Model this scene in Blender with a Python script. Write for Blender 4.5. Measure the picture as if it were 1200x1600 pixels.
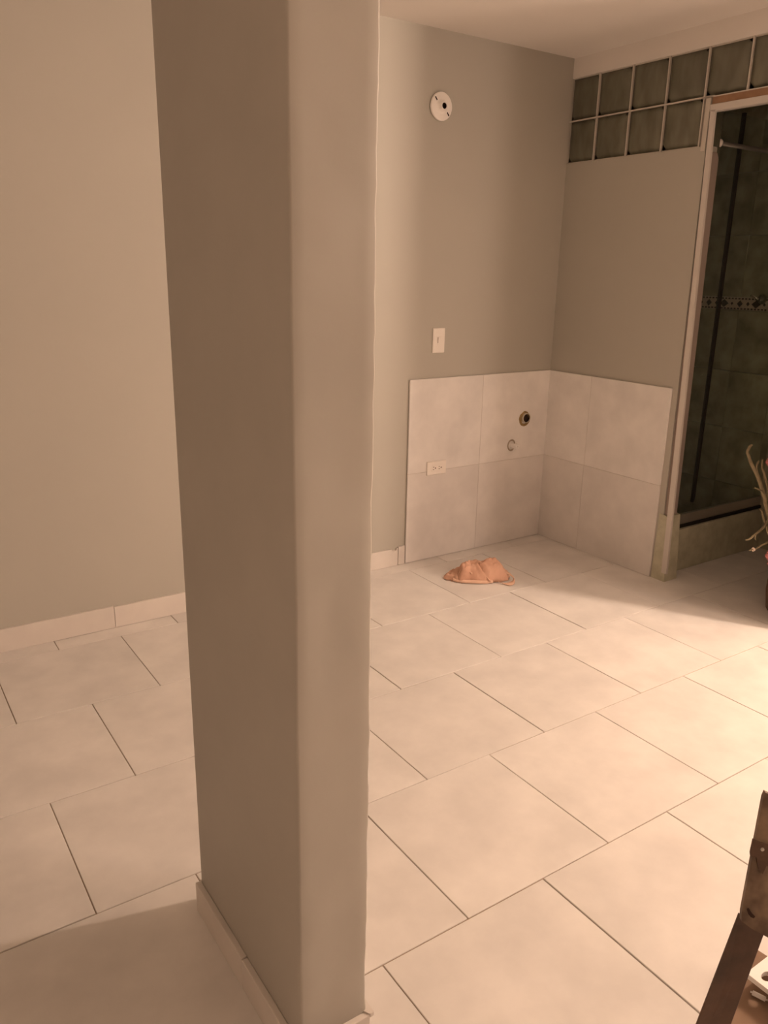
import bpy, bmesh, math, random
from mathutils import Vector, Matrix, noise
R = random.Random(7)
S = bpy.context.scene
for o in list(bpy.data.objects): bpy.data.objects.remove(o)
COL = S.collection

# ---------------------------------------------------------------- camera
CAM_P = Vector((-3.3796, -3.3172, 1.5201))
CAM_R = Vector((0.83088, -0.55615, 0.01819)); CAM_U = Vector((0.14645, 0.25010, 0.95708)); CAM_F = Vector((0.53683, 0.79255, -0.28926))
FPX = 1253.7
cd = bpy.data.cameras.new('camera'); cam = bpy.data.objects.new('camera', cd); COL.objects.link(cam)
m3 = Matrix((CAM_R, CAM_U, -CAM_F)).transposed()
cam.matrix_world = Matrix.Translation(CAM_P) @ m3.to_4x4()
cd.sensor_fit = 'VERTICAL'; cd.sensor_height = 32.0; cd.lens = FPX * 32.0 / 1600.0; cd.clip_start = 0.02
S.camera = cam

# ---------------------------------------------------------------- world, lamp, exposure
w = bpy.data.worlds.new('night'); S.world = w; w.use_nodes = True
w.node_tree.nodes['Background'].inputs[0].default_value = (0.02, 0.016, 0.012, 1)
w.node_tree.nodes['Background'].inputs[1].default_value = 0.3
S.view_settings.view_transform = 'Standard'; S.view_settings.look = 'None'
S.view_settings.gamma = 1.0; S.view_settings.use_curve_mapping = False
S.view_settings.exposure = 0.22
LAMP = Vector((0.58, -2.58, 2.38))
def lamp(name, loc, energy, colr, size):
    l = bpy.data.lights.new(name, 'POINT'); l.energy = energy; l.color = colr; l.shadow_soft_size = size
    o = bpy.data.objects.new(name, l); COL.objects.link(o); o.location = loc
    return o
lamp('lamp_light', LAMP, 172, (1.0, 0.74, 0.575), 0.06)
lamp('fill_light', (0.90, -5.0, 1.9), 124, (1.0, 0.74, 0.585), 0.25)      # unseen fill lamp, added to brighten the nook          # lamp_light: bare bulb in the room to the right

# ---------------------------------------------------------------- materials
def mat(name, col, rough=0.6, metal=0.0, var=0.0, scale=4.0, bump=0.0, bscale=40.0, spec=0.4, col2=None, detail=4, rnd=0.0, trans=0.0):
    m = bpy.data.materials.new(name); m.use_nodes = True; nt = m.node_tree; n = nt.nodes; L = nt.links
    b = n['Principled BSDF']; b.inputs['Roughness'].default_value = rough; b.inputs['Metallic'].default_value = metal
    b.inputs['Specular IOR Level'].default_value = spec; b.inputs['Transmission Weight'].default_value = trans
    b.inputs['Base Color'].default_value = (*col, 1)
    tc = n.new('ShaderNodeTexCoord')
    src = tc.outputs['Object']
    if rnd:
        oi = n.new('ShaderNodeObjectInfo'); ad = n.new('ShaderNodeVectorMath'); ad.operation = 'MULTIPLY_ADD'
        cb = n.new('ShaderNodeCombineXYZ')
        for k in range(3): L.new(oi.outputs['Random'], cb.inputs[k])
        L.new(cb.outputs[0], ad.inputs[0]); ad.inputs[1].default_value = (37, 53, 71); L.new(src, ad.inputs[2]); src = ad.outputs[0]
    if var or col2:
        nz = n.new('ShaderNodeTexNoise'); nz.inputs['Scale'].default_value = scale; nz.inputs['Detail'].default_value = detail
        nz.inputs['Roughness'].default_value = 0.55
        L.new(src, nz.inputs['Vector'])
        cr = n.new('ShaderNodeValToRGB'); cr.color_ramp.elements[0].position = 0.32; cr.color_ramp.elements[1].position = 0.68
        c2 = col2 or tuple(c * (1 - var) for c in col)
        cr.color_ramp.elements[0].color = (*c2, 1); cr.color_ramp.elements[1].color = (*col, 1)
        L.new(nz.outputs['Fac'], cr.inputs['Fac']); out = cr.outputs['Color']
        if rnd:
            hs = n.new('ShaderNodeHueSaturation'); mr = n.new('ShaderNodeMapRange')
            mr.inputs['To Min'].default_value = 1 - rnd; mr.inputs['To Max'].default_value = 1 + rnd * 0.4
            L.new(oi.outputs['Random'], mr.inputs['Value']); L.new(mr.outputs[0], hs.inputs['Value']); L.new(out, hs.inputs['Color']); out = hs.outputs['Color']
        L.new(out, b.inputs['Base Color'])
    if bump:
        nb = n.new('ShaderNodeTexNoise'); nb.inputs['Scale'].default_value = bscale; nb.inputs['Detail'].default_value = 5
        L.new(src, nb.inputs['Vector'])
        bp = n.new('ShaderNodeBump'); bp.inputs['Strength'].default_value = bump; bp.inputs['Distance'].default_value = 0.004
        L.new(nb.outputs['Fac'], bp.inputs['Height']); L.new(bp.outputs['Normal'], b.inputs['Normal'])
    return m
PAINT = mat('greige_wall_paint', (0.50, 0.475, 0.415), 0.55, var=0.05, scale=1.2, bump=0.12, bscale=9, spec=0.25)
PLASTER = mat('column_plaster_paint', (0.45, 0.425, 0.375), 0.5, var=0.06, scale=5, bump=0.35, bscale=7, spec=0.3)
DIM = mat('dark_unseen_wall', (0.10, 0.08, 0.06), 0.8, var=0.2, scale=3)  # unseen front wall made dark to cut the light it bounces back
CREAM = mat('cream_wall_paint', (0.62, 0.575, 0.52), 0.7, var=0.03, scale=2)
CEIL = mat('ceiling_paint', (0.86, 0.81, 0.755), 0.8, var=0.03, scale=2, bump=0.1, bscale=6, spec=0.1)
WHITE = mat('white_trim_paint', (0.66, 0.61, 0.56), 0.45, var=0.04, scale=8)
TILE = mat('cream_floor_tile', (0.81, 0.77, 0.725), 0.42, var=0.15, scale=5.5, detail=6, rnd=0.05, spec=0.3)
WTILE = mat('cream_wall_tile', (0.90, 0.86, 0.82), 0.42, var=0.13, scale=6, detail=6, rnd=0.05, spec=0.3)
SKIRT = mat('cream_skirting_tile', (0.76, 0.70, 0.64), 0.45, var=0.08, scale=7, rnd=0.05, spec=0.3)
GROUT = mat('brown_grout', (0.40, 0.30, 0.22), 0.9, var=0.25, scale=3)
WGROUT = mat('pale_grout', (0.66, 0.60, 0.54), 0.9, var=0.1, scale=9)
MORTAR = mat('white_mortar', (0.62, 0.57, 0.50), 0.8, var=0.08, scale=14)
MARBLE = mat('green_marble', (0.50, 0.47, 0.34), 0.3, scale=9, detail=8, col2=(0.26, 0.235, 0.155), rnd=0.08)
MARBLE2 = mat('olive_marble_cladding', (0.60, 0.575, 0.44), 0.35, scale=16, detail=8, col2=(0.45, 0.43, 0.315))
BORDER = mat('border_tile', (0.66, 0.52, 0.43), 0.4, var=0.1, scale=20)
BORDERD = mat('dark_border_figure', (0.035, 0.022, 0.016), 0.3)
PLASTIC = mat('ivory_plastic', (0.93, 0.87, 0.80), 0.35, var=0.02, scale=10)
CERAMIC = mat('white_lamp_holder', (0.95, 0.90, 0.85), 0.3, var=0.02, scale=10)
DARK = mat('dark_recess', (0.03, 0.012, 0.006), 0.8, var=0.2, scale=30)
SOFTDARK = mat('socket_slot', (0.14, 0.085, 0.05), 0.8, var=0.2, scale=30)
PUTTY = mat('yellow_putty', (0.40, 0.27, 0.11), 0.8, var=0.35, scale=45, bump=0.6, bscale=90)
PVC = mat('cream_pvc', (0.62, 0.55, 0.43), 0.4, var=0.04, scale=20)
RAG = mat('salmon_cloth', (0.74, 0.46, 0.335), 0.95, scale=9, detail=3, col2=(0.58, 0.33, 0.23), bump=0.3, bscale=220, spec=0.1)
RAGLT = mat('salmon_cloth_hem', (0.80, 0.53, 0.39), 0.95, var=0.1, scale=20, spec=0.1)
RUST = mat('dark_brown_paint', (0.125, 0.07, 0.045), 0.6, scale=14, detail=6, col2=(0.065, 0.038, 0.026), bump=0.3, bscale=60)
BRONZE = mat('mottled_brown_plate', (0.33, 0.235, 0.15), 0.5, scale=16, detail=3, col2=(0.10, 0.065, 0.045), bump=0.2, bscale=50)
WPLAST = mat('white_plastic', (0.90, 0.86, 0.82), 0.4, var=0.03, scale=12)
WOOD = mat('brown_wood', (0.36, 0.21, 0.12), 0.6, scale=18, col2=(0.27, 0.15, 0.085))
ALU = mat('aluminium', (0.55, 0.52, 0.48), 0.35, 0.8, var=0.05, scale=10)
BAR = mat('dull_steel_bar', (0.17, 0.155, 0.135), 0.4, 0.3, var=0.05, scale=10)
SEAL_SHADE = mat('black_rubber_gap_shade', (0.015, 0.01, 0.007), 0.6, var=0.1, scale=10)  # vertical rubber seal, and the painted shade of the gap below the glass
CHROME = mat('chrome', (0.75, 0.72, 0.68), 0.15, 1.0, var=0.02, scale=10)
TWIG = mat('dry_twig', (0.34, 0.28, 0.17), 0.85, scale=30, col2=(0.20, 0.155, 0.09), bump=0.4, bscale=120)
PINK = mat('pink_petal', (0.62, 0.22, 0.22), 0.8, var=0.3, scale=25)
VASE = mat('brown_clay', (0.20, 0.11, 0.07), 0.5, scale=10, col2=(0.14, 0.08, 0.05))
def glassy(name, col, trans, rough):
    m = mat(name, col, rough, var=0.34, scale=1.0, bump=0.6, bscale=1.0, trans=trans, rnd=0.12, spec=0.5, detail=2)
    n = m.node_tree.nodes; L = m.node_tree.links
    mp = n.new('ShaderNodeMapping'); mp.inputs['Scale'].default_value = (6, 15, 6)     # tall vertical waves of the cast glass
    src = [k for k in n if k.bl_idname == 'ShaderNodeVectorMath'][0]
    L.new(src.outputs[0], mp.inputs['Vector'])
    for t in [k for k in n if k.bl_idname == 'ShaderNodeTexNoise']: L.new(mp.outputs[0], t.inputs['Vector'])
    return m
GBLOCK = glassy('smoky_glass_block', (0.235, 0.225, 0.16), 0.22, 0.25)
GRIM = mat('glass_block_rim', (0.10, 0.10, 0.07), 0.2, var=0.1, scale=12)
def pane_mat():
    m = bpy.data.materials.new('clear_shower_glass'); m.use_nodes = True; n = m.node_tree.nodes; L = m.node_tree.links
    b = n['Principled BSDF']; b.inputs['Roughness'].default_value = 0.03; b.inputs['Base Color'].default_value = (0.5, 0.55, 0.5, 1)
    t = n.new('ShaderNodeBsdfTransparent'); t.inputs[0].default_value = (0.90, 0.93, 0.90, 1)
    nz = n.new('ShaderNodeTexNoise'); nz.inputs['Scale'].default_value = 3
    mr = n.new('ShaderNodeMapRange'); mr.inputs['To Min'].default_value = 0.03; mr.inputs['To Max'].default_value = 0.07
    L.new(nz.outputs['Fac'], mr.inputs['Value'])
    mx = n.new('ShaderNodeMixShader'); L.new(mr.outputs[0], mx.inputs[0]); L.new(t.outputs[0], mx.inputs[1]); L.new(b.outputs[0], mx.inputs[2])
    L.new(mx.outputs[0], n['Material Output'].inputs['Surface']); return m
PANE = pane_mat()

# ---------------------------------------------------------------- helpers
def link(o, parent=None):
    COL.objects.link(o)
    if parent: o.parent = parent
    return o
def obj(name, bm, m, parent=None, smooth=False, origin=None):
    bmesh.ops.recalc_face_normals(bm, faces=bm.faces)
    if origin is not None: bmesh.ops.translate(bm, verts=bm.verts, vec=-Vector(origin))
    me = bpy.data.meshes.new(name); bm.to_mesh(me); bm.free()
    for x in (m if isinstance(m, (list, tuple)) else [m]): me.materials.append(x)
    if smooth:
        for p in me.polygons: p.use_smooth = True
    o = bpy.data.objects.new(name, me)
    if origin is not None: o.location = origin
    return link(o, parent)
def thing(name, label, cat, loc=(0, 0, 0), group=None):
    o = bpy.data.objects.new(name, None); o.empty_display_size = 0.05; o.location = loc; COL.objects.link(o)
    o['label'] = label; o['category'] = cat
    if group: o['group'] = group
    return o
def tag(o, label, cat, group=None):
    o['label'] = label; o['category'] = cat
    if group: o['group'] = group
    return o
def st(o, label=None, cat=None):
    o['kind'] = 'structure'
    if label: o['label'] = label
    if cat: o['category'] = cat
    return o
def bx(bm, a, b, bev=0.0):
    x0, y0, z0 = a; x1, y1, z1 = b
    r = bmesh.ops.create_cube(bm, size=1.0, matrix=Matrix.Translation(((x0+x1)/2, (y0+y1)/2, (z0+z1)/2)) @ Matrix.Diagonal((abs(x1-x0), abs(y1-y0), abs(z1-z0), 1)))
    if bev:
        es = list({e for v in r['verts'] for e in v.link_edges})
        bmesh.ops.bevel(bm, geom=es, offset=bev, segments=1, affect='EDGES')
    return bm
def box(a, b, bev=0.0): return bx(bmesh.new(), a, b, bev)
def prism(bm, pts, ax, lo, hi):
    """extrude a 2D outline along axis ax"""
    def P(q, t):
        q = list(q); q.insert(ax, t); return q
    A = [bm.verts.new(P(q, lo)) for q in pts]; B = [bm.verts.new(P(q, hi)) for q in pts]
    bm.faces.new(A); bm.faces.new(B[::-1])
    for i in range(len(pts)):
        j = (i + 1) % len(pts); bm.faces.new([A[j], A[i], B[i], B[j]])
    return bm
def lathe(bm, prof, n=32, M=Matrix()):
    """prof: (radius, height) along local z, closed at zero radii"""
    rings = []
    for r, h in prof:
        if r < 1e-6: rings.append([bm.verts.new(M @ Vector((0, 0, h)))])
        else: rings.append([bm.verts.new(M @ Vector((r*math.cos(2*math.pi*i/n), r*math.sin(2*math.pi*i/n), h))) for i in range(n)])
    for a, b in zip(rings, rings[1:]):
        for i in range(n):
            j = (i+1) % n
            if len(a) == 1 and len(b) == 1: continue
            if len(a) == 1: bm.faces.new([a[0], b[i], b[j]])
            elif len(b) == 1: bm.faces.new([a[j], a[i], b[0]])
            else: bm.faces.new([a[j], a[i], b[i], b[j]])
    return bm
def tube(bm, pts, rad, n=8):
    pts = [Vector(p) for p in pts]; rs = rad if isinstance(rad, (list, tuple)) else [rad]*len(pts)
    prev = None; rings = []
    up = Vector((0, 0, 1))
    for i, p in enumerate(pts):
        d = (pts[min(i+1, len(pts)-1)] - pts[max(i-1, 0)]).normalized()
        if prev is None:
            a = d.cross(up); a = a.normalized() if a.length > 1e-3 else Vector((1, 0, 0))
        else: a = (prev - d * prev.dot(d)).normalized()
        prev = a; b = d.cross(a)
        rings.append([bm.verts.new(p + (a*math.cos(2*math.pi*k/n) + b*math.sin(2*math.pi*k/n)) * rs[i]) for k in range(n)])
    for x, y in zip(rings, rings[1:]):
        for k in range(n): bm.faces.new([x[k], x[(k+1) % n], y[(k+1) % n], y[k]])
    bm.faces.new(rings[0][::-1]); bm.faces.new(rings[-1])
    return bm
def smoothpath(pts, k=6):
    pts = [Vector(p) for p in pts]; out = []
    for i in range(len(pts)-1):
        p0 = pts[max(i-1, 0)]; p1 = pts[i]; p2 = pts[i+1]; p3 = pts[min(i+2, len(pts)-1)]
        for s in range(k):
            t = s/k
            out.append(0.5*((2*p1) + (p2-p0)*t + (2*p0-5*p1+4*p2-p3)*t*t + (3*p1-p0-3*p2+p3)*t**3))
    out.append(pts[-1]); return out
def px(u, v, depth):   # a measured spot of the photograph at a chosen distance, used only to find world coordinates
    return CAM_P + (CAM_F + CAM_R*((u-600)/FPX) - CAM_U*((v-800)/FPX)) * depth

H = 2.579; T = 0.5047; X0 = -1.7921; Y0 = -0.1026
XL, XR, YF = -3.95, 2.3, -6.4

# ---------------------------------------------------------------- room shell
floor = st(obj('floor', box((XL, YF, -0.10), (XR, 0.10, -0.0035)), GROUT), 'floor of large cream square tiles in running bond', 'floor')
tile_mesh = {}
def tile_obj(name, w_, d_, h_, m, parent, loc, bev=0.0012, rot=(0, 0, 0)):
    key = (round(w_, 4), round(d_, 4), round(h_, 4), m.name)
    if key not in tile_mesh:
        bm = box((-w_/2, -d_/2, -h_/2), (w_/2, d_/2, h_/2), bev)
        bmesh.ops.recalc_face_normals(bm, faces=bm.faces)
        me = bpy.data.meshes.new(name); bm.to_mesh(me); bm.free(); me.materials.append(m); tile_mesh[key] = me
    o = bpy.data.objects.new(name, tile_mesh[key]); o.location = loc; o.rotation_euler = rot
    return link(o, parent)
gx, gy = 0.0030, 0.0034
PIL = (-2.830, -2.258, -2.684, -1.740)      # column footprint x0,y0,x1,y1
rows = [(0.0, Y0)] + [(Y0 - k*T, Y0 - (k+1)*T) for k in range(0, 10)]
for ri, (ya, yb) in enumerate(rows):
    off = X0 if ri % 2 == 0 else X0 + T*0.4985
    # row index 4 (between L1 and L2) carries joints at X0
    i0 = int((-4.7 - off)//T)
    for i in range(i0, i0 + 14):
        xa, xb = off + i*T, off + (i+1)*T
        if xa > 2.2 or xb < -4.3: continue
        if ya < -5.3: continue
        xm = (xa+xb)/2
        tile_obj('floor_tile', T - gx, (ya-yb) - gy, 0.012, TILE, floor, (xm, (ya+yb)/2, -0.006 + R.uniform(-0.0006, 0.0006)),
                 rot=(R.uniform(-1, 1)*0.0012, R.uniform(-1, 1)*0.0012, 0) if ya-yb > 0.3 else (0, 0, 0))
ceiling = st(obj('ceiling', box((XL, YF, H), (XR, 0.1, H+0.1)), CEIL), 'flat white painted ceiling', 'ceiling')
wbk = st(obj('wall_back', box((XL, 0, 0), (XR, 0.12, H)), PAINT), 'greige painted back wall', 'wall')
st(obj('wall_left', box((XL-0.1, YF, 0), (XL, 0.12, H)), CREAM), 'cream side wall out of view', 'wall')
st(obj('wall_far_right', box((XR, YF, 0), (XR+0.1, 0.12, H)), CREAM), 'cream far right wall out of view', 'wall')
st(obj('wall_front', box((XL, YF-0.1, 0), (XR, YF, H)), DIM), 'unseen wall behind the viewer, made dark brown to cut bounce light', 'wall')

# right wall: thick painted lower part, glass blocks above
WT = 0.085; ZB = 2.078; YE = -0.852
wr = st(obj('wall_right', prism(bmesh.new(), [(0.0, 0.0), (YE-0.022, 0.0), (YE, ZB), (0.0, ZB)], 0, 0.0, WT), PAINT), 'greige wall of the kitchen nook under the glass blocks', 'wall')
# pale painted end of that wall
bm = bmesh.new()
prism(bm, [(YE-0.018, 0.34), (YE-0.034, 0.34), (YE-0.012, 2.03), (YE-0.004, 2.055), (YE+0.001, 2.06)], 0, 0.010, WT+0.001)
obj('wall_end', bm, mat('grey_pink_paint', (0.36, 0.29, 0.25), 0.6, var=0.05, scale=9), wr)
obj('block_edge', box((0.010, -0.868, ZB), (WT-0.010, -0.8615, 2.276)), GRIM, wr)
bm = bmesh.new()
prism(bm, [(-0.842, 0.0), (-0.925, 0.0), (-0.899, 0.345), (-0.848, 0.352)], 0, -0.003, WT+0.012)
obj('marble_base', bm, MARBLE2, wr)
# lintel band above blocks, mortar and blocks
bm = bmesh.new(); bx(bm, (0.0, -1.66, 2.485), (WT, 0, H))
obj('lintel', bm, CEIL, wr)
bm = bmesh.new()
bp_ = 0.2095; b0 = -0.1824
bx(bm, (0.012, -0.862, ZB), (WT-0.012, 0, 2.285)); bx(bm, (0.012, -1.66, 2.285), (WT-0.012, 0, 2.4855))
obj('mortar_bed', bm, MORTAR, wr)
def glass_block(ya, yb, za, zb_):
    g = 0.0030; ym, zm = (ya+yb)/2, (za+zb_)/2
    hw, hh = abs(ya-yb)/2 - g, (zb_-za)/2 - g
    bm = bmesh.new()
    # cushion shaped front, a rim and a slightly domed face
    N = 8; vs = {}
    for i in range(N+1):
        for j in range(N+1):
            s, t = i/N*2-1, j/N*2-1
            e = min(1, (1-max(abs(s), abs(t)))*5)
            x = 0.012 - 0.010*e**0.5 - 0.003*(1-s*s)*(1-t*t)
            vs[i, j] = bm.verts.new((x, s*hw, t*hh))
    for i in range(N):
        for j in range(N): bm.faces.new([vs[i, j], vs[i+1, j], vs[i+1, j+1], vs[i, j+1]])
    edge = [(i, 0) for i in range(N)] + [(N, j) for j in range(N)] + [(i, N) for i in range(N, 0, -1)] + [(0, j) for j in range(N, 0, -1)]
    back = [bm.verts.new((0.078, vs[k].co.y, vs[k].co.z)) for k in edge]
    for a in range(len(edge)):
        b = (a+1) % len(edge); bm.faces.new([vs[edge[a]], vs[edge[b]], back[b], back[a]])
    bm.faces.new(back)
    bmesh.ops.recalc_face_normals(bm, faces=bm.faces)
    me = bpy.data.meshes.new('glass_block'); bm.to_mesh(me); bm.free(); me.materials.append(GBLOCK)
    for p in me.polygons[:N*N]: p.use_smooth = True
    o = bpy.data.objects.new('glass_block', me); o.location = (0, ym, zm); link(o, wr)
ys = [0.0] + [b0 - bp_*k for k in range(8)]
for k in range(7):
    glass_block(ys[k], ys[k+1], 2.281, 2.483)
    if k < 4: glass_block(ys[k], ys[k+1], ZB+0.002, 2.281)
# white raking of mortar joints, slightly proud
bm = bmesh.new(); jw = 0.0028
for k in range(1, 8): bx(bm, (0.0, ys[k]-jw, 2.281 if k > 4 else ZB), (0.02, ys[k]+jw, 2.485))
bx(bm, (-0.001, -0.862, 2.281-jw), (0.02, 0, 2.281+jw)); bx(bm, (-0.001, -1.66, 2.276), (0.02, -0.80, 2.2805))
bx(bm, (-0.004, -0.851, ZB-0.02), (0.02, -0.828, 2.274))
obj('mortar_joint', bm, MORTAR, wr)

# doorway frame
fr = st(obj('door_1', prism(bmesh.new(), [(-0.903, 0.045), (-0.933, 0.045), (-0.881, 2.222), (-0.857, 2.222)], 0, -0.006, 0.007), WHITE), 'white painted doorway frame beside the nook wall', 'doorway')
obj('frame_head', box((-0.006, -1.60, 2.216), (0.030, -0.852, 2.246), 0.002), WHITE, fr)
obj('lintel_board', box((0.0, -1.62, 2.246), (0.045, -0.856, 2.277), 0.001), WOOD, fr)
obj('frame_post', box((-0.004, -1.60, 0.0), (0.016, -1.56, 2.216), 0.002), WHITE, fr)
# bathroom front wall (out of view, to the right) and pier
wb = st(obj('wall_bathroom', box((0.0, -1.66, 0), (2.2, -1.56, H)), CREAM), 'cream front wall of the bathroom', 'wall')
bm = bmesh.new(); bx(bm, (2.1, -1.56, 0), (2.2, 0, H)); obj('side_wall', bm, PAINT, wb)

# ---------------------------------------------------------------- shower
XS = 0.95
sw = st(obj('wall_shower', box((XS, -1.56, 0), (XS+0.08, 0, H)), WGROUT), 'dark green marble tiled shower wall with a diamond border', 'wall')
zrows = [(0.0, 0.33), (0.33, 0.66), (0.66, 0.99), (0.99, 1.335), (1.335, 1.405), (1.405, 1.74), (1.74, 2.07), (2.07, 2.40), (2.40, H)]
for za, zb_ in zrows:
    if abs(za-1.335) < 1e-6: continue
    for k in range(6):
        ya, yb = -k*0.26, -(k+1)*0.26
        tile_obj('marble_tile', 0.012, 0.258, zb_-za-0.002, MARBLE, sw, (XS-0.004, (ya+yb)/2, (za+zb_)/2))
bt = obj('border_tile', box((XS-0.010, -1.56, 1.336), (XS, 0, 1.404)), BORDER, sw)
bm = bmesh.new()
def dia(y, z, hy, hz): prism(bm, [(y-hy, z), (y, z-hz), (y+hy, z), (y, z+hz)], 0, XS-0.0125, XS-0.0095)
k = 0; yy = -0.02
while yy > -1.55:
    dia(yy, 1.370, 0.028, 0.022); dia(yy-0.10, 1.370, 0.018, 0.019); dia(yy-0.05, 1.370, 0.008, 0.009); dia(yy-0.15, 1.370, 0.010, 0.012)
    yy -= 0.2005
yy = -0.01
while yy > -1.55:
    for z in (1.3425, 1.3975): bx(bm, (XS-0.0125, yy-0.0055, z-0.004), (XS-0.0095, yy+0.0055, z+0.004))
    yy -= 0.021
obj('border_figures', bm, BORDERD, bt)
sb = st(obj('wall_shower_back', box((WT, -0.012, 0), (XS, 0.0, H)), WGROUT), 'dark green marble tiled shower back wall', 'wall')
for za, zb_ in zrows:
    for k in range(4):
        xa = WT + k*0.2163
        tile_obj('marble_tile', 0.2143, 0.010, zb_-za-0.002, BORDER if abs(za-1.335) < 1e-6 else MARBLE, sb, (xa+0.108, -0.014, (za+zb_)/2))
# marble lining of the inner face of nook wall
obj('marble_lining', box((WT, YE+0.03, 0.0), (WT+0.008, 0, ZB)), MARBLE, wr)
cb = thing('shower_curb', 'olive marble shower curb beyond the white doorway post', 'curb', (0.5, -0.8, 0))
cb_loc = Vector((0.5, -0.8, 0))
obj('curb_body', box((WT+0.012-0.5, -0.055, -0.001), (XS-0.01-0.5, 0.05, 0.235), 0.003), MARBLE2, cb)
obj('shower_floor', box((WT+0.012-0.5, 0.05, -0.001), (XS-0.01-0.5, 0.77, 0.05), 0.002), MARBLE, cb)
# glass screen
gs = thing('shower_screen', 'clear glass shower screen with dark seal standing on the marble curb', 'shower screen', (0.5, -0.82, 0.235))
def rel(a, b, o): return tuple(x-y for x, y in zip(a, o)), tuple(x-y for x, y in zip(b, o))
GO = (0.5, -0.82, 0.235)
def gbox(name, a, b, m, bev=0.001):
    a, b = rel(a, b, GO); return obj(name, box(a, b, bev), m, gs)
gbox('bottom_gap_shade', (WT+0.012, -0.838, 0.235), (XS-0.012, -0.815, 0.252), SEAL_SHADE)  # black strip painted in for the shadow gap along the screen's foot
gbox('bottom_rail', (WT+0.012, -0.830, 0.252), (XS-0.012, -0.806, 0.305), ALU)
gbox('glass_pane', (WT+0.014, -0.823, 0.305), (0.295, -0.817, 2.24), PANE, 0)
gbox('glass_pane', (0.305, -0.823, 0.305), (XS-0.014, -0.817, 2.24), PANE, 0)
gbox('vertical_seal', (0.293, -0.829, 0.36), (0.308, -0.811, 2.25), SEAL_SHADE)
bm = bmesh.new(); tube(bm, [Vector((WT+0.014, -0.845, 2.100))-Vector(GO), Vector((XS-0.014, -0.845, 2.100))-Vector(GO)], 0.0105, 10)
obj('support_bar', bm, BAR, gs, smooth=True)
bm = bmesh.new(); lathe(bm, [(0, -0.018), (0.010, -0.016), (0.016, -0.006), (0.017, 0.004), (0.011, 0.014), (0, 0.017)], 16, Matrix.Translation(Vector((WT+0.012, -0.85, 2.10))-Vector(GO)))
obj('bar_knob', bm, WHITE, gs, smooth=True)
# small fitting on the shower wall
tp = thing('shower_tap', 'small chrome shower tap on the dark marble wall', 'tap', (XS-0.010, -0.655, 1.40))
bm = bmesh.new(); lathe(bm, [(0, 0), (0.028, 0), (0.028, 0.006), (0.012, 0.010), (0.012, 0.04), (0, 0.04)], 20, Matrix.Rotation(-math.pi/2, 4, 'Y'))
obj('tap_body', bm, CHROME, tp, smooth=False)
bm = bmesh.new(); tube(bm, [(-0.036, 0, 0), (-0.045, 0.02, 0.012), (-0.05, 0.045, 0.02)], [0.007, 0.006, 0.005]); obj('tap_handle', bm, CHROME, tp, smooth=True)

# ---------------------------------------------------------------- wall tiles of the kitchen nook
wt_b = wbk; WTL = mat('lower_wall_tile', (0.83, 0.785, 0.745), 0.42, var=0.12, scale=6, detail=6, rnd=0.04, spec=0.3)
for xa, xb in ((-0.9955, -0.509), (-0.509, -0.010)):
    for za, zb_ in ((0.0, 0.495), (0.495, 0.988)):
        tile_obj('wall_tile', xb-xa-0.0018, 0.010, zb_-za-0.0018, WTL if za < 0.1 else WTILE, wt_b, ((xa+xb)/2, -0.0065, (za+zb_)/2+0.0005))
bm = box((-0.9935, -0.0095, 0.002), (-0.010, -0.0, 0.986)); obj('grout_bed', bm, WGROUT, wt_b)
wt_r = wr
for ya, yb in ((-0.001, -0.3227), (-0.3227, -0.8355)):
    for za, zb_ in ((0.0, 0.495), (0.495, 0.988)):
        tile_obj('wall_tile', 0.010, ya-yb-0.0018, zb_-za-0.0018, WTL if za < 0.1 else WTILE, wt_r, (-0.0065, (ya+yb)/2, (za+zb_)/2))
bm = box((-0.0095, -0.834, 0.002), (0.0, -0.001, 0.986)); obj('grout_bed', bm, WGROUT, wt_r)

# skirting pieces along the back wall
sk = st(obj('baseboard_back', box((XL, -0.006, 0.0), (-0.999, 0.0, 0.088)), WGROUT), 'cream tile skirting along the back wall', 'skirting')
def skirt_piece(xa, xb, h, notch=None):
    pts = [(xa+0.0012, 0.001), (xb-0.0012, 0.001), (xb-0.0012, h)]
    if notch is not None:
        for a in range(0, 9):
            t = math.pi*a/8; pts.append((notch + 0.017*math.cos(t), h - 0.013*math.sin(t)))
    pts.append((xa+0.0012, h))
    bm = prism(bmesh.new(), pts, 1, -0.0115, -0.001)
    obj('skirting_tile', bm, SKIRT, sk, origin=((xa+xb)/2, -0.006, 0))
skirt_piece(-1.043, -0.9995, 0.104)
skirt_piece(-1.548, -1.045, 0.097, notch=-1.07)
for k in range(8):
    xb = -1.548 - k*0.4985
    if xb < XL: break
    skirt_piece(max(xb-0.4985, XL), xb, 0.092 + 0.004*(k % 3))

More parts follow.
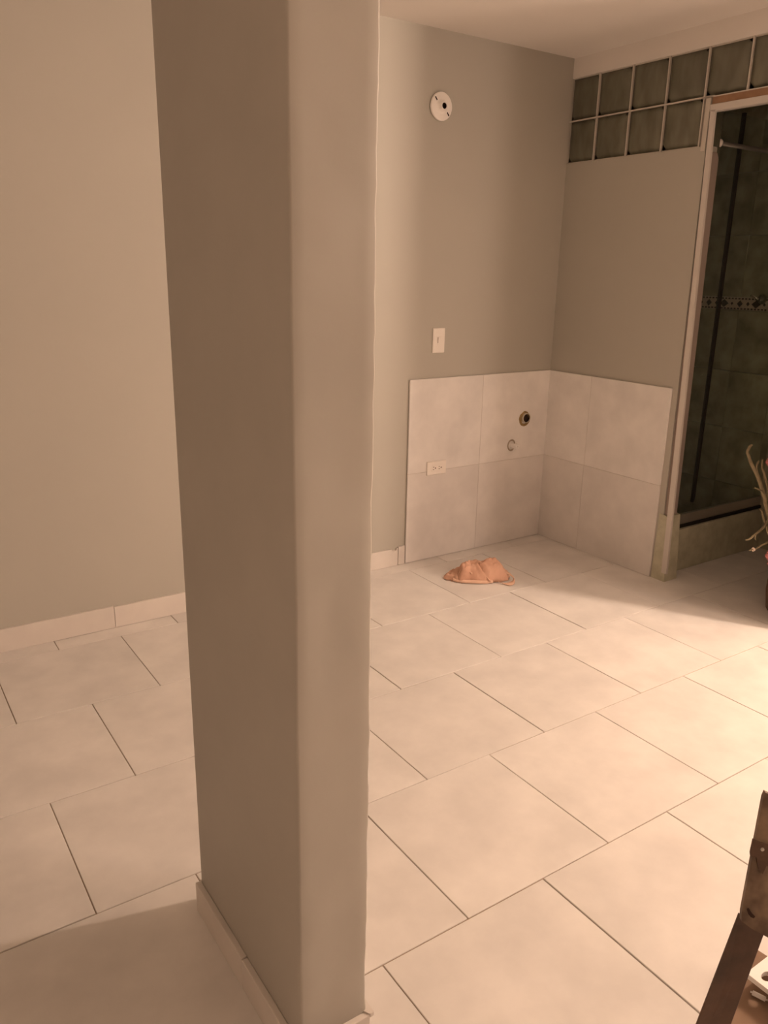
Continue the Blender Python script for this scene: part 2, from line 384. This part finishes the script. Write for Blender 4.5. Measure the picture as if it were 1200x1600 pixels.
# ---------------------------------------------------------------- column
bm = bmesh.new()
x0, y0, x1, y1 = PIL; rr = 0.0045
def outline():
    pts = []
    for cx, cy, a0 in ((x1-rr, y1-rr, 0), (x0+rr, y1-rr, 90), (x0+rr, y0+rr, 180), (x1-rr, y0+rr, 270)):
        for k in range(4):
            t = math.radians(a0 + 30*k); pts.append(Vector((cx+rr*math.cos(t), cy+rr*math.sin(t), 0)))
    out = []
    for i, p in enumerate(pts):
        q = pts[(i+1) % len(pts)]; n_ = max(1, int((q-p).length/0.018))
        for k in range(n_): out.append(p.lerp(q, k/n_))
    return out
ol = outline(); NZ = 170; rings = []
for k in range(NZ+1):
    z = H*k/NZ; ring = []
    for p in ol:
        q = Vector((p.x, p.y, z)); d = Vector((0, 0, 0))
        near_r = math.exp(-((p.x-x1)**2 + (p.y-y0)**2)/0.0009); near_l = math.exp(-((p.x-x0)**2+(p.y-y0)**2)/0.0006)
        n1 = noise.noise(Vector((p.x*9, p.y*9, z*5))); n2 = noise.noise(Vector((p.x*30+5, p.y*30, z*22))); n3 = noise.noise(Vector((1.7, 3.1, z*60)))
        front = 1.0 if p.y < y0+0.01 else 0.25
        d.y -= front*(n1*0.0026 + n2*0.0008)
        d.x += near_r*(n3*0.0010 + n2*0.0016) - near_l*(n2*0.0004)
        d.y -= near_r*(n2*0.0008)
        # bumps of filler near the edges of front face
        for bz, bx_, s, a in ((1.93, 0.02, 0.02, 0.0025), (0.98, 0.125, 0.03, 0.0022), (0.86, 0.12, 0.025, 0.0018), (0.35, 0.11, 0.03, 0.002), (0.22, 0.115, 0.02, 0.0025)):
            d.y -= (1 if p.y < y0+0.01 else 0)*a*math.exp(-((p.x-(x1-bx_))**2/s**2 + (z-bz)**2/(2*s)**2))
        if z < 0.16: d.x -= near_r*0.003*math.sin(z*60)*(0.16-z)/0.16
        ring.append(bm.verts.new(q+d))
    rings.append(ring)
for a, b in zip(rings, rings[1:]):
    for i in range(len(ol)):
        j = (i+1) % len(ol); bm.faces.new([a[i], a[j], b[j], b[i]])
bm.faces.new(rings[0][::-1]); bm.faces.new(rings[-1])
colm = st(obj('wall_stub', bm, PLASTER, smooth=True), 'narrow greige plastered column with tile skirting in the foreground', 'column')
sh = 0.080; tk = 0.014
def skp(a, b, z=sh): return obj('skirting_tile', box((a[0], a[1], 0.0), (b[0], b[1], z), 0.0012), SKIRT, colm)
skp((x0-tk, y0-tk, 0), (x0, y0+0.25, 0)); skp((x0-tk, y0+0.252, 0), (x0, y1+0.002, 0), 0.082)
skp((x0+0.001, y0-tk, 0), (x1+0.002, y0-0.001, 0)); skp((x1, y0+0.001, 0), (x1+0.009, y1, 0), 0.079)
skp((x0, y1, 0), (x1, y1+0.01, 0), 0.078)
bm = bmesh.new(); prism(bm, [(x1-0.006, y0-0.002), (x1+0.002, y0-0.015), (x1+0.011, y0-0.014), (x1+0.012, y0+0.03), (x1-0.002, y0+0.05)], 2, 0.074, 0.083)
obj('plaster_lump', bm, WHITE, colm)

# ---------------------------------------------------------------- fittings on the back wall
RX = Matrix.Rotation(math.pi/2, 4, 'X')   # local z -> world -y
lh = thing('lamp_holder', 'round white empty lamp holder high on the back wall', 'lamp holder', (-0.857, 0.0, 2.257))
bm = bmesh.new()
lathe(bm, [(0, 0), (0.0595, 0), (0.0625, 0.004), (0.0625, 0.010), (0.0585, 0.0135), (0.036, 0.015), (0.029, 0.018), (0.0215, 0.026), (0.0185, 0.0335), (0.0165, 0.0350), (0.0140, 0.0340), (0.0135, 0.012), (0, 0.012)], 48, RX)
obj('holder_body', bm, CERAMIC, lh, smooth=True)
bm = bmesh.new(); lathe(bm, [(0, 0.0125), (0.0132, 0.0125), (0.0132, 0.031), (0.0125, 0.031), (0.0125, 0.0135), (0, 0.0135)], 24, RX); obj('socket', bm, DARK, lh)
for sx, sz in ((-0.036, 0.030), (0.036, -0.030)):
    bm = bmesh.new(); a = math.atan2(-0.030, 0.036) + 0.5*0
    M = Matrix.Translation((sx, -0.0135, sz)) @ Matrix.Rotation(math.radians(52), 4, 'Y')
    bmesh.ops.create_cube(bm, size=1, matrix=M @ Matrix.Diagonal((0.018, 0.004, 0.0055, 1))); obj('screw_slot', bm, DARK, lh)

sws = thing('light_switch', 'ivory rocker light switch above the tiled splashback', 'switch', (-0.819, 0, 1.178))
obj('cover_plate', box((-0.0385, -0.008, -0.0625), (0.0385, 0, 0.0625), 0.003), PLASTIC, sws)
obj('rocker_frame', box((-0.011, -0.0095, -0.0235), (0.013, -0.006, 0.0215), 0.0008), PLASTIC, sws)
bm = bmesh.new(); prism(bm, [(-0.0095, -0.018), (-0.0095, 0.018), (-0.0135, 0.018), (-0.0100, 0.0), (-0.0105, -0.018)], 0, -0.0065, 0.0085); obj('rocker', bm, PLASTIC, sws)
obj('rocker_gap', box((-0.0095, -0.0102, -0.012), (-0.0070, -0.0094, 0.016)), SOFTDARK, sws)

ol_ = thing('wall_outlet', 'ivory double power outlet set in the lower back wall tiles', 'outlet', (-0.811, -0.0115, 0.512))
obj('cover_plate', box((-0.0635, -0.009, -0.0365), (0.0635, 0, 0.0365), 0.003), PLASTIC, ol_)
obj('receptacle', box((-0.0345, -0.0105, -0.0175), (0.0365, -0.006, 0.0185), 0.001), PLASTIC, ol_)
bm = bmesh.new()
for cx in (-0.021, 0.017):
    bx(bm, (cx-0.006, -0.0110, 0.0045), (cx+0.0015, -0.0103, 0.0078)); bx(bm, (cx-0.006, -0.0110, -0.0078), (cx+0.0015, -0.0103, -0.0045))
    lathe(bm, [(0, 0), (0.0038, 0), (0.0038, 0.0007), (0, 0.0007)], 12, Matrix.Translation((cx+0.0105, -0.0103, 0)) @ RX)
obj('socket_holes', bm, SOFTDARK, ol_)

dp = thing('drain_pipe', 'open drain pipe stub ringed by yellowish putty in back wall tiles', 'pipe', (-0.185, -0.0115, 0.728))
bm = bmesh.new(); lathe(bm, [(0.043, 0), (0.040, 0.003), (0.029, 0.0065), (0.0285, 0.0)], 28, Matrix.Translation((-0.002, 0, -0.006)) @ RX)
for v in bm.verts: v.co += Vector((noise.noise(v.co*60)*0.004, 0, noise.noise(v.co*60+Vector((3, 3, 3)))*0.005))
obj('putty_ring', bm, PUTTY, dp)
bm = bmesh.new(); lathe(bm, [(0.0285, -0.006), (0.0285, 0.016), (0.0245, 0.016), (0.0245, 0.001), (0, 0.001)], 28, RX); obj('pipe_end', bm, PVC, dp)
bm = bmesh.new(); lathe(bm, [(0, 0.0012), (0.0243, 0.0012), (0.0243, 0.012), (0.0238, 0.012), (0.0238, 0.002), (0, 0.002)], 28, RX); obj('pipe_bore', bm, DARK, dp)
wp = thing('water_stub', 'capped white water pipe stub below the drain pipe', 'pipe', (-0.276, -0.0115, 0.578))
bm = bmesh.new(); lathe(bm, [(0.030, 0), (0.027, 0.0015), (0.0215, 0.001), (0.0205, -0.003), (0.012, -0.003)], 28, RX); 
bmesh.ops.scale(bm, vec=(1, 1, 1.15), verts=bm.verts)
obj('hole_edge', bm, mat('grey_putty', (0.52, 0.43, 0.33), 0.8, var=0.4, scale=60), wp)
bm = bmesh.new(); lathe(bm, [(0.0125, -0.005), (0.0125, 0.030), (0.0155, 0.031), (0.0160, 0.048), (0.0135, 0.050), (0.0045, 0.050), (0.004, 0.046), (0, 0.046)], 24, RX); obj('pipe_cap', bm, WPLAST, wp, smooth=False)

# ---------------------------------------------------------------- rag on the floor
rg_o = Vector((-0.800, -0.375, 0.0))
ea = Vector((0.831, -0.556, 0)); eb = Vector((0.556, 0.831, 0))
rag = thing('cleaning_rag', 'crumpled salmon pink cleaning rag lying on the floor tiles of nook', 'rag', rg_o)
bm = bmesh.new(); NU, NV = 84, 44; V = {}
# outline of silhouette height along u (0..1), from left tip to right
prof = [(0, 0.004), (0.05, 0.020), (0.14, 0.036), (0.20, 0.056), (0.28, 0.084), (0.33, 0.092), (0.42, 0.090), (0.52, 0.092), (0.64, 0.103), (0.78, 0.106), (0.85, 0.086), (0.91, 0.056), (0.96, 0.034), (1, 0.004)]
def P1(u):
    for (a, h1), (b, h2) in zip(prof, prof[1:]):
        if u <= b: t = (u-a)/(b-a); t = t*t*(3-2*t); return h1+(h2-h1)*t
    return 0.004
def ridge(x, w): return math.exp(-(x/w)**2)
for i in range(NU+1):
    for j in range(NV+1):
        u, v = i/NU, j/NV
        wv = 0.105*(math.sin(math.pi*min(1, max(0, u*0.94+0.03)))**0.45)
        n = noise.noise(Vector((u*7, v*5, 0.3))); n2 = noise.noise(Vector((u*17, v*11, 4.3)))
        front = -wv*(0.72 + 0.10*noise.noise(Vector((u*6, 0, 9))))*(1 if u < 0.75 else 1)
        y = front + v*(wv*1.5)
        e = math.sin(math.pi*min(1, v*1.0))
        env = (1-abs(2*(v**0.75)-1)**2.2)
        h = P1(u)*env
        fold = 0.008*(1-abs(2*((u*3.6+v*1.7+0.35*n) % 1)-1)) + 0.008*(1-abs(2*((u*2.4-v*3.1+0.35*n2) % 1)-1)) + 0.004*(1-abs(2*((u*9.1+v*4.0+0.6*n) % 1)-1))
        n4 = noise.noise(Vector((u*34, v*17, 7.3)))
        h += (fold - 0.010)*env*1.1 + 0.007*n*env + 0.004*n2*env + 0.0025*n4*env
        # slit openings on the front
        h -= 0.016*ridge(u-0.215-0.02*v, 0.010)*(1 if v < 0.38 else 0.2)*env
        h -= 0.020*ridge(u-0.66+0.55*v, 0.012)*(1 if v < 0.3 else 0.1)*env
        h -= 0.020*ridge(u-0.33-0.25*(v-0.5), 0.018)*ridge(v-0.55, 0.16)
        h = max(h, 0.002)
        xx = (u-0.5)*0.335 + 0.010*n*e + 0.012*(v-0.5)
        if u > 0.80: xx -= 0.0
        V[i, j] = bm.verts.new(ea*xx + eb*(y+0.006*n2*e) + Vector((0, 0, h)))
for i in range(NU):
    for j in range(NV): bm.faces.new([V[i, j], V[i+1, j], V[i+1, j+1], V[i, j+1]])
c = obj('cloth', bm, RAG, rag, smooth=True)
sd = c.modifiers.new('thickness', 'SOLIDIFY'); sd.thickness = 0.002; sd.offset = 1
# hem flap along the front and a looped tail on the right
def ribbon(name, pts, wid, m):
    bm = bmesh.new(); pts = smoothpath(pts, 6); A = []; B = []
    for i, p in enumerate(pts):
        t = i/(len(pts)-1); A.append(bm.verts.new(p)); B.append(bm.verts.new(p + wid(t)))
    for i in range(len(pts)-1): bm.faces.new([A[i], A[i+1], B[i+1], B[i]])
    o = obj(name, bm, m, rag, smooth=True); s = o.modifiers.new('t', 'SOLIDIFY'); s.thickness = 0.0025; s.offset = 0
    return o
def L3(a, b, z): return ea*a + eb*b + Vector((0, 0, z))
ribbon('tail', [L3(0.110, -0.050, 0.010), L3(0.135, -0.030, 0.034), L3(0.165, -0.028, 0.030), L3(0.186, -0.050, 0.018), L3(0.183, -0.085, 0.006), L3(0.155, -0.105, 0.003), L3(0.125, -0.088, 0.006)], lambda t: L3(-0.006, 0.020, 0.012-0.010*t) if t < 0.5 else L3(-0.030*(t-0.5)*2, 0.022, 0.002+0.002*t), RAGLT)
ribbon('hem', [L3(-0.128, -0.060, 0.003), L3(-0.08, -0.082, 0.003), L3(-0.02, -0.088, 0.004), L3(0.03, -0.086, 0.003), L3(0.075, -0.076, 0.003)], lambda t: L3(0.0, 0.012, 0.014), RAGLT)
ribbon('fold_strip', [L3(0.020, -0.040, 0.052), L3(0.035, -0.062, 0.034), L3(0.060, -0.082, 0.010)], lambda t: L3(0.007, -0.004, 0.003), RAGLT)
ribbon('collar_fold', [L3(-0.098, -0.045, 0.040), L3(-0.078, -0.028, 0.078), L3(-0.065, -0.020, 0.088), L3(-0.052, -0.038, 0.068), L3(-0.030, -0.055, 0.050)], lambda t: L3(-0.004, -0.012, -0.004), RAGLT)
bm = bmesh.new()
for k in range(7):
    a = L3(-0.160+0.012*k, -0.035-0.006*k, 0.004); tube(bm, [a, a+L3(0.001, -0.008, -0.001), a+L3(0.004, -0.016+0.004*(k % 2), -0.002)], 0.0016, 5)
obj('frayed_edge', bm, RAG, rag)

# ---------------------------------------------------------------- dark trestle at the lower right
tr_o = Vector((-1.95, -2.80, 0))
tr = thing('trestle', 'dark brown metal trestle with mottled gusset plate, cut by right frame edge', 'trestle', tr_o)
def hexa(bm, quad, dvec):
    A = [bm.verts.new(p) for p in quad]; B = [bm.verts.new(p + dvec) for p in quad]
    bm.faces.new(A); bm.faces.new(B[::-1])
    for i in range(4): bm.faces.new([A[(i+1) % 4], A[i], B[i], B[(i+1) % 4]])
fwd = Vector((CAM_F.x, CAM_F.y, 0)).normalized()
dt, db = 1.46, 1.555
def on_floor(p, dirn):   # slide p down the leg direction until it meets the floor
    return p + dirn*(-p.z/dirn.z)
l0, r0 = px(1155, 1428, dt), px(1196, 1455, dt)
l1, r1 = px(1089, 1600, dt+0.055), px(1143, 1600, dt+0.055)
lf, rf = on_floor(l0, l1-l0), on_floor(r0, r1-r0)
bm = bmesh.new(); hexa(bm, [l0-tr_o, r0-tr_o, rf-tr_o, lf-tr_o], fwd*0.005); bmesh.ops.bevel(bm, geom=bm.edges[:], offset=0.0012, segments=1, affect='EDGES')
obj('leg', bm, RUST, tr)
# gusset plate (runs on to the right, out of the frame)
n_p = -fwd*0.008
outl = [px(1155.5, 1434, dt-0.012), px(1156, 1420, dt-0.012), px(1173, 1330, dt-0.012), px(1189.5, 1242, dt-0.012), px(1193, 1234, dt-0.012), px(1205, 1240, dt-0.012), px(1300, 1290, dt-0.012), px(1310, 1480, dt-0.012), px(1250, 1482, dt-0.012), px(1205, 1464, dt-0.012), px(1172, 1446, dt-0.012)]
bm = bmesh.new(); A = [bm.verts.new(p-tr_o) for p in outl]; B = [bm.verts.new(p-tr_o+n_p) for p in outl]
bm.faces.new(A); bm.faces.new(B[::-1])
for i in range(len(A)): j = (i+1) % len(A); bm.faces.new([A[j], A[i], B[i], B[j]])
obj('gusset_plate', bm, BRONZE, tr)
ds = dt-0.0235
def patch(name, pts, m, d=ds, t=0.0012):
    bm = bmesh.new(); A = [bm.verts.new(px(u, v, d)-tr_o) for u, v in pts]; B = [bm.verts.new(px(u, v, d)-tr_o+fwd*t) for u, v in pts]
    bm.faces.new(A); bm.faces.new(B[::-1])
    for i in range(len(A)): j = (i+1) % len(A); bm.faces.new([A[j], A[i], B[i], B[j]])
    return obj(name, bm, m, tr)
patch('slot_hole', [(1167, 1421), (1170, 1419), (1175, 1427), (1180, 1432), (1178, 1435), (1173, 1433), (1169, 1428)], DARK)
patch('cross_strap', [(1177, 1312), (1186, 1316), (1204, 1321), (1230, 1330), (1230, 1352), (1206, 1358), (1198, 1352), (1192, 1366), (1185, 1358), (1182, 1340), (1173, 1338), (1172.5, 1333)], RUST, ds+0.001, 0.004)
bm = bmesh.new(); cbt = px(1191, 1327, ds-0.004)-tr_o
lathe(bm, [(0, 0), (0.0035, 0), (0.003, 0.002), (0, 0.003)], 12, Matrix.Translation(cbt) @ (-fwd).to_track_quat('Z', 'Y').to_matrix().to_4x4()); obj('bolt', bm, ALU, tr)
# further legs, out of the frame
g1 = px(1290, 1450, dt); e1 = Vector((g1.x+0.16, g1.y-0.12, 0)); sdv = CAM_R*0.05
bm = bmesh.new(); hexa(bm, [g1-tr_o, g1+sdv-tr_o, e1+sdv-tr_o, e1-tr_o], fwd*0.024); obj('leg', bm, RUST, tr)
g2 = px(1280, 1400, dt-0.03); e2 = Vector((g2.x+0.02, g2.y-0.30, 0))
bm = bmesh.new(); hexa(bm, [g2-tr_o, g2+sdv-tr_o, e2+sdv-tr_o, e2-tr_o], -fwd*0.024); obj('leg', bm, RUST, tr)

# white perforated tray on the floor behind the leg
def floorpx(u, v, z):
    d = CAM_F + CAM_R*((u-600)/FPX) - CAM_U*((v-800)/FPX); return CAM_P + d*((z-CAM_P.z)/d.z)
tc0 = floorpx(1166, 1520, 0.0515)
ty = thing('perforated_tray', 'white perforated plastic tray on floor behind the dark trestle leg', 'tray', (tc0.x, tc0.y, 0.0035))
bm = bmesh.new(); cs = 0.062; th = 0.012; ztop = 0.048
nx_, ny_ = 3, 3; hole_n = 16
def add_cell(cx, cy):
    outer = []; inner = []
    for k in range(hole_n):
        t = 2*math.pi*k/hole_n + math.pi/hole_n*0; c, s = math.cos(t), math.sin(t); m_ = max(abs(c), abs(s))
        outer.append((cx+c/m_*cs/2, cy+s/m_*cs/2)); inner.append((cx+c*0.017, cy+s*0.011))
    O1 = [bm.verts.new((x, y, ztop)) for x, y in outer]; I1 = [bm.verts.new((x, y, ztop)) for x, y in inner]
    O0 = [bm.verts.new((x, y, ztop-th)) for x, y in outer]; I0 = [bm.verts.new((x, y, ztop-th)) for x, y in inner]
    for k in range(hole_n):
        j = (k+1) % hole_n
        bm.faces.new([O1[k], O1[j], I1[j], I1[k]]); bm.faces.new([O0[j], O0[k], I0[k], I0[j]]); bm.faces.new([I1[k], I1[j], I0[j], I0[k]])
for a in range(nx_):
    for b in range(ny_):
        if (a, b) == (0, 0) and False: continue
        add_cell(cs*(a+0.5), -cs*(b+0.5))
bmesh.ops.remove_doubles(bm, verts=bm.verts, dist=0.0005)
be = [e for e in bm.edges if len(e.link_faces) == 1]
lo = [e for e in be if all(v.co.z < ztop-0.01 for v in e.verts)]; hi = [e for e in be if all(v.co.z > ztop-0.005 for v in e.verts)]
bmesh.ops.bridge_loops(bm, edges=lo+hi)
obj('tray_top', bm, WPLAST, ty)
for fx, fy in ((0.055, -0.055), (nx_*cs-0.03, -0.04), (0.055, -ny_*cs+0.03), (nx_*cs-0.03, -ny_*cs+0.03)):
    obj('foot', box((fx-0.012, fy-0.012, 0), (fx+0.012, fy+0.012, ztop-th), 0.003), WPLAST, ty)

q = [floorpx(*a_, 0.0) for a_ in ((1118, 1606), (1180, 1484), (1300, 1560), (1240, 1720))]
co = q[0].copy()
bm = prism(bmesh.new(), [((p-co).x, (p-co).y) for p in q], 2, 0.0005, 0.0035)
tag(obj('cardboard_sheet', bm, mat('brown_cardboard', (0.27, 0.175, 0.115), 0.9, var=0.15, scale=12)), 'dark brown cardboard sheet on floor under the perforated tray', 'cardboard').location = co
bitp = floorpx(1186, 1556, 0.010)
bit = thing('plastic_offcut', 'small bright white plastic offcut on the floor beneath the perforated tray', 'offcut', (bitp.x, bitp.y, 0.0035))
bm = bmesh.new(); M = Matrix.Translation((0, 0, 0.006)) @ Matrix.Rotation(math.radians(-72), 4, 'Z'); bmesh.ops.create_cube(bm, size=1, matrix=M @ Matrix.Diagonal((0.036, 0.013, 0.011, 1)))
bmesh.ops.bevel(bm, geom=bm.edges[:], offset=0.0045, segments=2, affect='EDGES'); obj('body', bm, WPLAST, bit, smooth=True)

# ---------------------------------------------------------------- vase with dried branches inside the doorway
vx, vy = 0.165, -1.450
vs_ = thing('vase_of_branches', 'tall brown vase of dried twigs and pink flowers in the bathroom doorway', 'vase', (vx, vy, 0))
VO = Vector((vx, vy, 0))
bm = bmesh.new(); lathe(bm, [(0, 0), (0.052, 0), (0.058, 0.01), (0.070, 0.10), (0.066, 0.20), (0.045, 0.30), (0.040, 0.34), (0.048, 0.37), (0.043, 0.37), (0.036, 0.33), (0, 0.30)], 28)
obj('vase_body', bm, VASE, vs_, smooth=True)
D = 3.72
def tw(name, pts, r):
    bm = bmesh.new(); P = smoothpath([px(u, v, D+dd)-VO for u, v, dd in pts], 5); n_ = len(P)
    P = [p + Vector((noise.noise(p*40), noise.noise(p*40+Vector((9, 0, 0))), 0))*0.004 for p in P]
    tube(bm, P, [r*(1-0.55*i/(n_-1)) for i in range(n_)], 8); return obj(name, bm, TWIG, vs_, smooth=True)
tw('branch', [(1214, 868, 0), (1203, 815, -0.01), (1196, 785, -0.02), (1190, 762, -0.02), (1182, 742, -0.03), (1173, 722, -0.03), (1168.5, 708, -0.03), (1170, 699, -0.03), (1175, 695, -0.03)], 0.0115)
tw('branch', [(1196, 782, -0.02), (1188, 752, -0.015), (1182, 735, -0.01), (1182, 728, -0.01), (1185.5, 720, -0.01)], 0.0085)
tw('branch', [(1205, 800, 0.0), (1200, 765, 0), (1195, 745, 0), (1191, 730, 0), (1192, 718, 0.0)], 0.008)
tw('branch', [(1198, 790, -0.02), (1193, 770, -0.03), (1186, 765, -0.05), (1179, 762, -0.06)], 0.006)
tw('branch', [(1216, 862, 0.0), (1206, 812, -0.02), (1195, 822, -0.06), (1181, 834, -0.09), (1171, 842, -0.10), (1164.5, 843.5, -0.10)], 0.0075)
tw('branch', [(1181, 835, -0.09), (1179, 841, -0.095), (1181, 844, -0.095)], 0.0035)
tw('branch', [(1216, 866, 0), (1205, 846, -0.04), (1194, 850, -0.08), (1182, 857, -0.09), (1171, 860, -0.09)], 0.006)
tw('branch', [(1214, 868, 0), (1200, 830, -0.02), (1191, 800, -0.01), (1190, 798, 0), (1187, 795, 0)], 0.006)
tw('branch', [(1214, 866, 0), (1206, 820, 0.02), (1199, 788, 0.03), (1204, 750, 0.04), (1208, 700, 0.03)], 0.010)
def flower(u, v, dd, r):
    bm = bmesh.new(); c0 = px(u, v, D+dd)-VO
    for k in range(6):
        t = k*math.pi/3; dv = (CAM_R*math.cos(t) + CAM_U*math.sin(t))
        M = Matrix.Translation(c0 + dv*r*0.55) ; bmesh.ops.create_uvsphere(bm, u_segments=8, v_segments=5, radius=r*0.5, matrix=M)
    bmesh.ops.create_uvsphere(bm, u_segments=8, v_segments=5, radius=r*0.35, matrix=Matrix.Translation(c0-CAM_F*r*0.4))
    # stem down into the vase
    tube(bm, [c0, (c0+Vector((0, 0, 0.33)))/2*Vector((1, 1, 1)).x if False else c0.lerp(Vector((0, 0, 0.33)), 0.5), Vector((0, 0, 0.33))], 0.003, 5)
    obj('flower', bm, PINK, vs_, smooth=True)
flower(1203, 722, 0.02, 0.020); flower(1204, 868, -0.08, 0.024); flower(1207, 738, 0.03, 0.02); flower(1205, 880, -0.085, 0.018)
bm = bmesh.new(); tube(bm, [px(1178, 858, D-0.09)-VO, px(1176, 859, D-0.093)-VO], 0.009, 7); obj('bud', bm, mat('pale_bud', (0.7, 0.55, 0.45), 0.8, var=0.1), vs_)

# ---------------------------------------------------------------- lamp of the room on the right (out of view)
cl = thing('ceiling_lamp', 'bare ceiling bulb lighting the room, outside the frame to the right', 'lamp', (LAMP.x, LAMP.y, H))
bm = bmesh.new(); lathe(bm, [(0, 0), (0.06, 0), (0.06, -0.02), (0.025, -0.03), (0.022, -0.16), (0, -0.16)], 24); obj('socket', bm, CERAMIC, cl, smooth=False)
